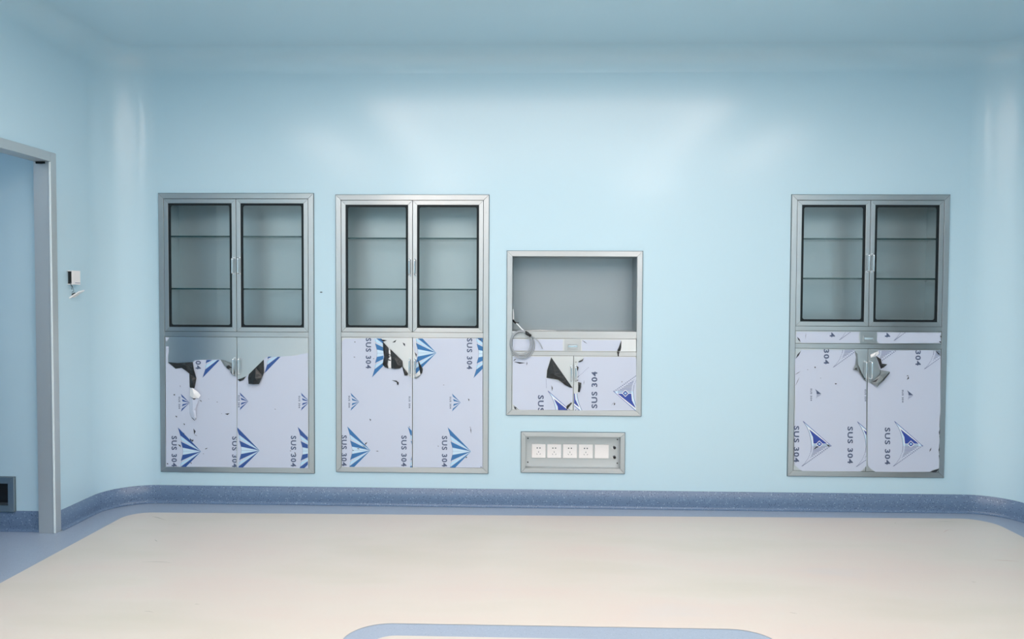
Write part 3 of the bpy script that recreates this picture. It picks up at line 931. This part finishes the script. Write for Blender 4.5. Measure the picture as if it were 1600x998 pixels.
for a, b, wd, bd in (((902, 460), (908, 478), 8, .1), ((918, 645), (922, 690), 5, 0), ((740, 373), (748, 373), 4, 0), ((706, 768), (712, 776), 5, 0), ((886, 850), (896, 838), 8, 0), ((970, 76), (988, 82), 8, 0), ((982, 903), (990, 910), 6, 0), ((912, 648), (918, 645), 4, 0)):
    f.scuff(a, b, wd, bd)
f.mb.build('protective_film', br_)

# --- fourth unit, far right
rc_, cl_, cr_, cdw = tall(QC, PANELS['c'], 'rightmost tall steel wall cabinet, the only one with a narrow middle drawer', (309.5, 508.2), None, (543.4, 736.5), 1356.5,
                          (372.2, 434.2), (397, 423.5), (563.5, 589.5), .0145, (515.9, 535.3))
f = Film(FC, DY)
RL, RR_ = (82, 519, 172, 922), (528, 974, 176, 926)
f.sheet([(84, 226), (122, 176), (450, 178), (455, 186), (462, 230), (480, 305), (519, 374), (519, 890), (490, 918), (485, 922), (128, 920), (100, 900), (80, 878), (80, 730), (86, 500), (83, 300)])
f.sail(305, 765, 1, RL); f.text('SUS 304', 93, 642, 866, 33, (76, 519, 172, 922)); f.sail(637, 768, 1, RL); f.text('SUS 304', 421, 646, 874, 33, RL)
f.sail(252, 450, .33, RL, small=True); f.text('SUS 304', 183, 412, 488, 10, RL); f.text('SUS 304', 514, 418, 491, 10, RL)
f.sail(497, 157, 1, (82, 455, 176, 300)); f.text('SUS 304', 276, 42, 264, 33, RL)
f.flap([(448, 184, 1), (464, 200, 4), (468, 262, 2), (492, 320, 3), (521, 372, 1), (500, 358, 7), (466, 306, 9), (436, 297, 6), (450, 262, 9), (456, 220, 3)], [(456, 215, 7), (458, 280, 14), (486, 330, 10)], M['film_grey'])
f.flap([(438, 296, 5), (452, 264, 6), (462, 285, 9), (460, 304, 7)], [(453, 288, 14)], M['film_black'])
f.flap([(462, 215, 3), (468, 262, 4), (480, 296, 4), (519, 370, 2), (496, 340, 6), (476, 312, 8)], [(482, 318, 13)], M['film_black'])
f.scuff((86, 232), (120, 182), 10, 0); f.scuff((82, 330), (118, 306), 3, 0); f.scuff((84, 400), (112, 340), 3, 0)
for a, b, wd, bd in (((202, 280), (211, 286), 10, 0), ((326, 383), (340, 384), 9, 0), ((195, 790), (235, 765), 7, .1), ((275, 755), (300, 770), 12, 0), ((158, 300), (164, 294), 3, 0), ((238, 348), (244, 350), 4, 0), ((80, 900), (78, 720), 3, 0)):
    f.scuff(a, b, wd, bd)
f.mb.build('protective_film', cl_)
f = Film(FC, DY)
f.sheet([(528, 376), (570, 390), (600, 345), (652, 312), (606, 300), (590, 250), (578, 214), (592, 190), (590, 179), (938, 179), (972, 216), (970, 400), (968, 560), (962, 640), (968, 700), (958, 790), (966, 860), (962, 902), (925, 912), (904, 925), (575, 926), (545, 905), (528, 886)])
f.sail(862, 765, 1, RR_); f.text('SUS 304', 648, 652, 880, 33, RR_); f.sail(812, 457, .33, RR_, small=True); f.text('SUS 304', 741, 420, 498, 10, RR_)
f.sail(722, 168, 1, (595, 700, 180, 300)); f.sail(1052, 168, 1, (528, 968, 180, 310)); f.text('SUS 304', 835, 50, 272, 33, RR_)
f.flap([(542, 206, 2), (575, 190, 7), (592, 183, 4), (594, 200, 6), (576, 216, 3), (545, 224, 5)], [(566, 205, 11)], M['film_white'])
f.flap([(577, 212, 2), (604, 232, 10), (612, 260, 6), (642, 264, 12), (624, 282, 7), (607, 292, 2), (592, 250, 2)], [(604, 262, 16)], M['film_black'])
f.flap([(608, 300, 2), (656, 308, 14), (620, 355, 16), (580, 400, 18), (560, 386, 9), (545, 374, 2), (600, 330, 6)], [(610, 325, 16), (580, 375, 20)], M['film_grey'])
f.flap([(656, 309, 14), (656, 318, 13), (620, 362, 14), (576, 402, 16), (580, 390, 19), (618, 348, 18)], [(620, 353, 20)], M['film_black'])
f.flap([(546, 374, 2), (600, 338, 9), (572, 372, 12), (566, 388, 8)], [(572, 368, 15)], M['film_black'])
for a, b, wd, bd in (((764, 338), (778, 334), 5, .2), ((776, 336), (766, 360), 7, .2), ((902, 802), (914, 774), 7, 0), ((940, 180), (972, 214), 9, 0), ((906, 924), (960, 906), 12, -.2), ((966, 660), (962, 700), 9, 0), ((962, 700), (966, 745), 9, .3), ((966, 770), (958, 800), 9, 0), ((958, 820), (966, 880), 9, .3)):
    f.scuff(a, b, wd, bd)
f.mb.build('protective_film', cr_)
f = Film(FC, DY)
RD = (88, 972, 68, 134)
f.sheet([(96, 66), (478, 68), (474, 100), (480, 134), (122, 133), (98, 110), (88, 92)])
f.sheet([(586, 69), (976, 72), (968, 95), (976, 134), (600, 137), (582, 120), (588, 95)])
f.text('SUS 304', 312, -122, 99, 33, RD); f.text('SUS 304', 649, -120, 101, 33, RD)
f.sail(535, -10, 1, (350, 470, 68, 134)); f.sail(868, -6, 1, (592, 800, 70, 134))
f.scuff((96, 96), (118, 128), 9, 0); f.scuff((968, 92), (978, 98), 8, 0); f.scuff((962, 122), (976, 134), 8, 0); f.scuff((150, 70), (148, 112), 2, 0)
f.mb.build('protective_film', cdw)

# --- the wall niche with the open compartment
p = PANELS['n']
rn = thing('wall_niche_cabinet', 'small steel wall cabinet with an empty open compartment above one drawer and two film-covered doors', 'cabinet', ((p[0] + p[1]) / 2, 0, p[2]))
Zn = lambda py: QN(897, py)[1]
xa, xb = p[0] + FT + .0018, p[1] - FT - .0018
zs_top, zs_bot = Zn(517.3), Zn(528.6)
zd0, zdoor = Zn(548.2), Zn(555.6)
nf = MB(); mitred(nf, p[0], p[1], p[2], p[3], FT, FY, -0.0006); nf.build('face_frame', rn, bevel=.0012)
sh = MB(); sh.box(xa - .0015, xb + .0015, FY - .001, .20, zs_bot + .0018, zs_top, M['steel_h']); sh.build('crossrail', rn, bevel=.001)
sh = MB(); sh.box(xa - .0015, xb + .0015, FY, .006, zdoor + .0018, zd0 - .0018, M['steel_h']); sh.build('crossrail', rn, bevel=.001)
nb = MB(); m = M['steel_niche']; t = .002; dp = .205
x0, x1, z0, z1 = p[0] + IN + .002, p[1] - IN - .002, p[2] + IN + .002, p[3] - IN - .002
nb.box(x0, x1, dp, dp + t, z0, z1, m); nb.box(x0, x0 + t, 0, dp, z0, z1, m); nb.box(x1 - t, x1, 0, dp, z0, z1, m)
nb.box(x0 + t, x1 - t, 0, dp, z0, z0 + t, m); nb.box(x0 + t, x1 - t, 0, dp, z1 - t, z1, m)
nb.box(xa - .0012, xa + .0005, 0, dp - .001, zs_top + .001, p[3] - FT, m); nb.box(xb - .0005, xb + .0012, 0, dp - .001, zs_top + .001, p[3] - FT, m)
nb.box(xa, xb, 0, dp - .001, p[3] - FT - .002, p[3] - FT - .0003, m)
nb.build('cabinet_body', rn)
bead(rn, p)
seam = QN(780 + 725 / 6.238, 600)[0]
gap_shades(rn, [(xa - .006, xb + .006, q_ - .006, q_ + .006) for q_ in (p[2] + FT, zdoor)] + [(x_ - .006, x_ + .006, p[2] + FT, zdoor) for x_ in (xa, seam, xb)])
N2 = lambda x, y: FN(x, y)
a0, a1 = FN(637, 190), FN(796, 290)
nd = drawer(rn, xa, xb, zd0, zs_bot, a0[0], a1[0], zd0 + .004, zs_bot - .004)
lz = (FN(725, 588)[1], FN(725, 450)[1])
nl = solid_door(rn, xa, seam - .0013, p[2] + FT + .001, zdoor, seam - .0135, lz)
nr = solid_door(rn, seam + .0013, xb, p[2] + FT + .001, zdoor, seam + .0135, lz)
f = Film(FN, DY)
f.sheet([(130, 184), (624, 186), (622, 294), (130, 292)]); f.sheet([(806, 190), (1186, 192), (1176, 240), (1166, 296), (808, 296), (802, 240)])
f.flap([(1190, 192, 1), (1188, 262, 4), (1180, 296, 3), (1160, 300, 6), (1150, 292, 3), (1164, 262, 1)], [(1174, 268, 10)], M['film_black'])
f.flap([(1146, 300, 3), (1172, 304, 6), (1164, 330, 5), (1166, 350, 3), (1156, 348, 3)], [(1158, 320, 9)], M['film_black'])
f.scuff((806, 190), (860, 228), 7, 0)
f.mb.build('protective_film', nd)
f = Film(FN, DY)
RL, RR_ = (130, 720, 352, 874), (731, 1334, 354, 878)
f.sheet([(132, 352), (503, 354), (480, 440), (463, 500), (460, 560), (560, 580), (640, 622), (705, 652), (719, 664), (720, 792), (700, 800), (655, 850), (640, 873), (200, 873), (132, 818)])
k = 1.594
f.sail(475 + 172 * k, 685 + 152 * k, k, (130, 700, 352, 873)); f.text('SUS 304', 407, 728, 1090, 57, RL)
f.flap([(508, 358, 1), (600, 490, 3), (716, 656, 1), (690, 652, 5), (640, 626, 7), (606, 596, 9), (575, 576, 6), (520, 566, 5), (462, 558, 2), (468, 485, 2)], [(525, 450, 7), (540, 530, 12), (610, 560, 8), (650, 610, 11)], M['film_black'])
f.flap([(655, 845, 1), (662, 828, 5), (706, 796, 4), (710, 808, 6), (680, 846, 5), (660, 872, 2)], [(680, 828, 9)], M['film_black'])
f.scuff((132, 822), (192, 873), 7, 0); f.scuff((140, 838), (172, 874), 16, 0); f.scuff((510, 630), (516, 690), 9, .1); f.scuff((270, 400), (266, 438), 8, .1); f.scuff((136, 396), (168, 372), 9, 0); f.scuff((140, 400), (260, 414), 4, -.1)
f.line((458, 570), (462, 660), 2, M['ink_line'], RL)
f.mb.build('protective_film', nl)
f = Film(FN, DY)
f.sheet([(828, 356), (1320, 356), (1334, 372), (1334, 877), (731, 877), (731, 740), (768, 698), (782, 640), (790, 604), (768, 596), (760, 470), (766, 430), (770, 402), (800, 396)])
f.sail(1115, 690, k, RR_, rot=True); f.sail(566, 683, k, (731, 850, 712, 877), rot=True)
f.text('SUS 304', 929, 498, 856, 57, RR_, up=True)
f.flap([(770, 600, 1), (800, 606, 6), (796, 650, 8), (786, 698, 4), (768, 696, 1), (772, 640, 2)], [(784, 640, 11)], M['film_black'])
f.flap([(756, 442, 1), (774, 452, 6), (770, 480, 5), (762, 492, 2)], [(766, 466, 9)], M['film_black'])
f.flap([(768, 402, 1), (796, 388, 6), (826, 368, 2), (812, 392, 8), (786, 406, 5)], [(795, 396, 10)], M['film_black'])
f.flap([(742, 404, 2), (754, 400, 5), (752, 410, 3)], [(750, 404, 6)], M['film_black'])
for i in range(9):
    f.line((770 + i * 12, 550 - i * 11), (775 + i * 12, 545 - i * 11), 4, M['ink_line'], RR_)
f.scuff((750, 585), (778, 580), 8, 0); f.scuff((760, 560), (780, 535), 6, 0); f.scuff((1120, 828), (1128, 800), 14, 0); f.scuff((1090, 828), (1128, 790), 3, 0); f.scuff((1196, 588), (1196, 606), 7, 0); f.scuff((828, 580), (824, 630), 4, 0)
f.scuff((736, 876), (758, 868), 6, 0); f.scuff((762, 874), (780, 880), 5, 0)
f.mb.build('protective_film', nr)

# ------------------------------------------------------------------ coil of cable hung over the niche cabinet
def P3(px, py, y):
    v = unproj(px, py, 1, y); return (v.x, v.y, v.z)
cb = thing('cable_coil', 'coil of pale grey cable bound with black tape, hanging out of the open niche', 'cable', P3(817, 560, -.03))
K = lambda x, y: (790 + x / 9.98, 470 + y / 9.98)
def smooth_path(ctrl, n=8):
    out = []
    for i in range(len(ctrl) - 1):
        p0 = Vector(ctrl[max(i - 1, 0)]); p1 = Vector(ctrl[i]); p2 = Vector(ctrl[i + 1]); p3 = Vector(ctrl[min(i + 2, len(ctrl) - 1)])
        for j in range(n):
            t = j / n
            out.append(0.5 * ((2 * p1) + (-p0 + p2) * t + (2 * p0 - 5 * p1 + 4 * p2 - p3) * t * t + (-p0 + 3 * p1 - 3 * p2 + p3) * t ** 3))
    out.append(Vector(ctrl[-1]))
    return out
c1 = MB()
ld = [P3(*K(115, 130), .06), P3(*K(122, 200), .05), P3(*K(122, 290), .035)]
c1.tube(smooth_path(ld), .0038, M['cable_white'])
ld2 = [P3(*K(165, 345), .02), P3(*K(210, 390), 0), P3(*K(255, 440), -.018), P3(*K(305, 480), -.024)]
c1.tube(smooth_path(ld2), .0040, M['cable_white'])
c1.build('cable_lead', cb)
c2 = MB()
loops = [(250, 670, 165, 195, -.030, 0), (245, 675, 178, 215, -.024, .6), (262, 690, 190, 205, -.020, 1.1), (235, 655, 150, 180, -.036, 2.0)]
for (cx, cy, a, b_, yy, ph) in loops:
    pts = []
    for i in range(49):
        th = 2 * math.pi * i / 48 + ph
        pts.append(P3(*K(cx + a * math.cos(th), cy + b_ * math.sin(th)), yy + .003 * math.sin(2 * th + ph)))
    c2.tube(pts, .0031, M['cable'], 8, caps=False)
tail = [P3(*K(395, 545), -.03), P3(*K(470, 590), -.028), P3(*K(535, 660), -.024), P3(*K(575, 745), -.02)]
c2.tube(smooth_path(tail), .0028, M['cable'])
c2.build('cable_loop', cb)
tp = MB()
tp.tube([P3(*K(108, 298), .032), P3(*K(140, 330), .024), P3(*K(168, 346), .018)], .0058, M['black'])
tp.tube([P3(*K(160, 345), .019), P3(*K(202, 340), .012)], .0035, M['black'])
tp.build('tape_wrap', cb)
tp = MB()
tp.tube([P3(*K(305, 482), -.031), P3(*K(345, 515), -.032), P3(*K(395, 548), -.032)], [.0085, .0105, .0085], M['black'])
tp.build('tape_wrap', cb)
# torn strip of film lying on the shelf edge
fs = MB()
sp = [(FN(x, y), h) for x, y, h in ((250, 104, 1), (330, 96, 4), (400, 94, 7), (480, 100, 4), (560, 108, 2))]
fs_pts = [(v[0], v[1] + .0) for v, h in sp]
zt = zs_top
for i in range(4):
    (xa_, _), (xb_, _) = fs_pts[i], fs_pts[i + 1]; ha, hb = sp[i][1] * .001, sp[i + 1][1] * .001
    fs.face([(xa_, -.010, zt + .0005 + ha * .3), (xb_, -.010, zt + .0005 + hb * .3), (xb_, .05, zt + .0008 + hb), (xa_, .05, zt + .0008 + ha)], M['film_white'])
tag(fs.build('film_scrap', origin=(fs_pts[0][0], 0, zt)), 'thin curled strip of white film lying on the ledge of the open niche', 'film scrap')

# ------------------------------------------------------------------ outlet panel low on the wall
p = PANELS['p']
ro = thing('outlet_panel', 'recessed steel outlet panel with four sockets and one blank plate, below the niche', 'outlet panel', ((p[0] + p[1]) / 2, 0, p[2]))
of = MB(); mitred(of, p[0], p[1], p[2], p[3], .026, FY, -.0006); of.build('face_frame', ro, bevel=.0015)
ob = MB(); m = M['steel_h']; x0, x1, z0, z1 = p[0] + IN + .002, p[1] - IN - .002, p[2] + IN + .002, p[3] - IN - .002
dp = 0.050
ob.box(x0, x1, dp, dp + .002, z0, z1, m)
xi0, xi1, zi0, zi1 = p[0] + .0262, p[1] - .0262, p[2] + .0262, p[3] - .0262
ob.box(xi0 - .002, xi0, 0, dp, zi0, zi1, M['steel_v']); ob.box(xi1, xi1 + .002, 0, dp, zi0, zi1, M['steel_v'])
ob.box(xi0, xi1, 0, dp, zi0 - .002, zi0, m); ob.box(xi0, xi1, 0, dp, zi1, zi1 + .002, m)
ob.build('recess_box', ro); bead(ro, p)
def PO(cx, cy, y=dp):
    v = unproj(800 + cx / 8.42, 665 + cy / 8.42, 1, y); return v.x, v.z
for i, cx in enumerate((350, 555, 762, 970, 1178)):
    x, z = PO(cx, 328 + i * 2)
    b = MB(); hw = .0435
    b.box(x - hw, x + hw, dp - .009, dp - .0002, z - hw, z + hw, M['white'])
    o = b.build('socket_plate' if i < 4 else 'blank_plate', ro, bevel=.003)
    if i < 4:
        hq = MB(); yf = dp - .0092
        for sx in (-.0085, .0085):
            hq.disc_y(x + sx, z + .019, .0042, yf - .0003, yf + .0001, M['wire'], 12)
        hq.box(x - .0016, x + .0016, yf - .0003, yf + .0001, z - .010, z - .001, M['wire'])
        for sx, an in ((-.010, .5), (.010, -.5)):
            c_, s_ = math.cos(an), math.sin(an)
            pts = [(u * c_ - v * s_ + x + sx, u * s_ + v * c_ + z - .019) for u, v in ((-.0013, -.004), (.0013, -.004), (.0013, .004), (-.0013, .004))]
            hq.prism_xz(pts, yf - .0003, yf + .0001, M['wire'])
        hq.build('pin_holes', o)
for cy in (283, 410):
    x, z = PO(1346, cy)
    b = MB(); b.disc_y(x - .002, z, .0125, dp - .004, dp - .0002, M['chrome'], 20); b.disc_y(x, z, .0088, dp - .020, dp - .0042, M['black'], 20)
    b.build('ground_terminal', ro, bevel=.001)
for cx, cy in ((210, 165), (1387, 180), (208, 478), (1384, 492)):
    x, z = PO(cx, cy); b = MB(); b.disc_y(x, z, .0045, dp - .002, dp - .0001, M['screw'], 12); b.build('screw', ro)

# ------------------------------------------------------------------ recessed box in the corridor wall
v0 = unproj(24, 745, 1, CW); v1 = unproj(24, 798.5, 1, CW)
x1 = v0.x; z1 = v0.z; z0 = v1.z; x0 = x1 - 0.55
rv = thing('recessed_wall_box', 'steel framed box with a black opening, low on the corridor wall seen through the doorway', 'wall box', ((x0 + x1) / 2, CW, z0))
b = MB(); mitred(b, x0, x1, z0, z1, .034, CW - .014, CW - .0006); b.build('face_frame', rv, bevel=.0015); bead(rv, (x0, x1, z0, z1), CW)
b = MB(); b.box(x0 + .034, x1 - .034, CW - .003, CW - .0008, z0 + .034, z1 - .034, M['black'])
b.box(x0 + .034, x1 - .034, CW - .010, CW - .0031, z0 + .034, z0 + .05, M['seam'])
b.build('dark_opening', rv)

# ------------------------------------------------------------------ wall thermostat back box and its dangling cover
yb0, yb1, zb0, zb1, xb_ = -.500, -.418, 1.352, 1.430, XL + .0285
jb = thing('junction_box', 'small white control box open on its near side, on the left wall beside the doorway', 'wall box', (XL, (yb0 + yb1) / 2, zb0))
b = MB()
b.box(XL + .0006, xb_, yb0 + .012, yb1, zb0, zb1, M['white'])
b.box(XL + .0006, xb_, yb0, yb0 + .012, zb0, zb0 + .004, M['white']); b.box(XL + .0006, xb_, yb0, yb0 + .012, zb1 - .004, zb1, M['white'])
b.box(xb_ - .003, xb_, yb0, yb0 + .012, zb0 + .004, zb1 - .004, M['white'])
b.build('box_shell', jb, bevel=.001)
b = MB(); b.box(XL + .002, xb_ - .008, yb0 + .009, yb0 + .0118, zb0 + .005, zb1 - .005, M['black']); b.build('dark_opening', jb)
b = MB(); b.box(xb_ - .001, xb_ + .0008, yb0 + .03, yb1 - .004, zb0 + .008, zb0 + .011, M['ink_line']); b.build('vent_slot', jb)
# cover plate hanging by its wires
import mathutils
pc = unproj(117.5, 461, 1, -.44)
ux = Vector((.84, 0.05, .54)).normalized(); uy = (Vector(pc) - CAM).normalized() + Vector((0, 0, -.12)); uy = (uy - ux * uy.dot(ux)).normalized(); un = ux.cross(uy)
cp = thing('cover_plate', 'square white cover plate dangling tilted on thin wires under the control box', 'cover plate', tuple(pc))
def obox(mb, c, a, b_, n_, ha, hb, h0, h1, m):
    v = [c + a * (ha * sa) + b_ * (hb * sb) + n_ * hh for sa in (-1, 1) for sb in (-1, 1) for hh in (h0, h1)]
    mb.mesh(v, [(0, 1, 3, 2), (4, 6, 7, 5), (0, 4, 5, 1), (2, 3, 7, 6), (0, 2, 6, 4), (1, 5, 7, 3)], m)
b = MB(); obox(b, pc, ux, uy, un, .043, .040, -.004, .004, M['white']); b.build('plate', cp, bevel=.002)
b = MB(); obox(b, pc, ux, uy, un, .014, .014, -.0085 if un.z > 0 else .0042, -.0042 if un.z > 0 else .0085, M['white']); b.build('dial_block', cp, bevel=.002)
sgn = 1 if un.z > 0 else -1
b = MB(); obox(b, pc + ux * -.006, ux, uy, un * sgn, .009, .014, .0042, .014, M['seam']); b.build('wire_terminal', cp)
b = MB()
top = pc + un * sgn * .014 - ux * .006
st = Vector((XL + .014, yb0 + .006, zb0 + .012))
b.tube(smooth_path([st, st + Vector((.008, -.006, -.012)), (st + top) / 2 + Vector((.004, 0, .002)), top + Vector((-.01, 0, .01)), top]), .0013, M['wire'], 8)
b.tube(smooth_path([st, st + Vector((.014, -.004, -.02)), st + Vector((.020, 0, -.045)), st + Vector((.010, 0, -.055))]), .0013, M['wire'], 8)
b.build('wire', cp)

# small dark nick in the wall, built as a raised disc, between the first two cabinets
v = unproj(502, 456.3, 1, 0)
b = MB(); b.prism_xz([(v.x + .008 * math.cos(a * math.pi / 6), v.z + .003 * math.sin(a * math.pi / 6)) for a in range(12)], -.0025, -.0003, M['screw'])
tag(b.build('wall_nick', origin=(v.x, 0, v.z)), 'tiny dark nick in the wall between the two left cabinets', 'wall nick')

for o in bpy.data.objects:
    if '_o' in o:
        del o['_o']
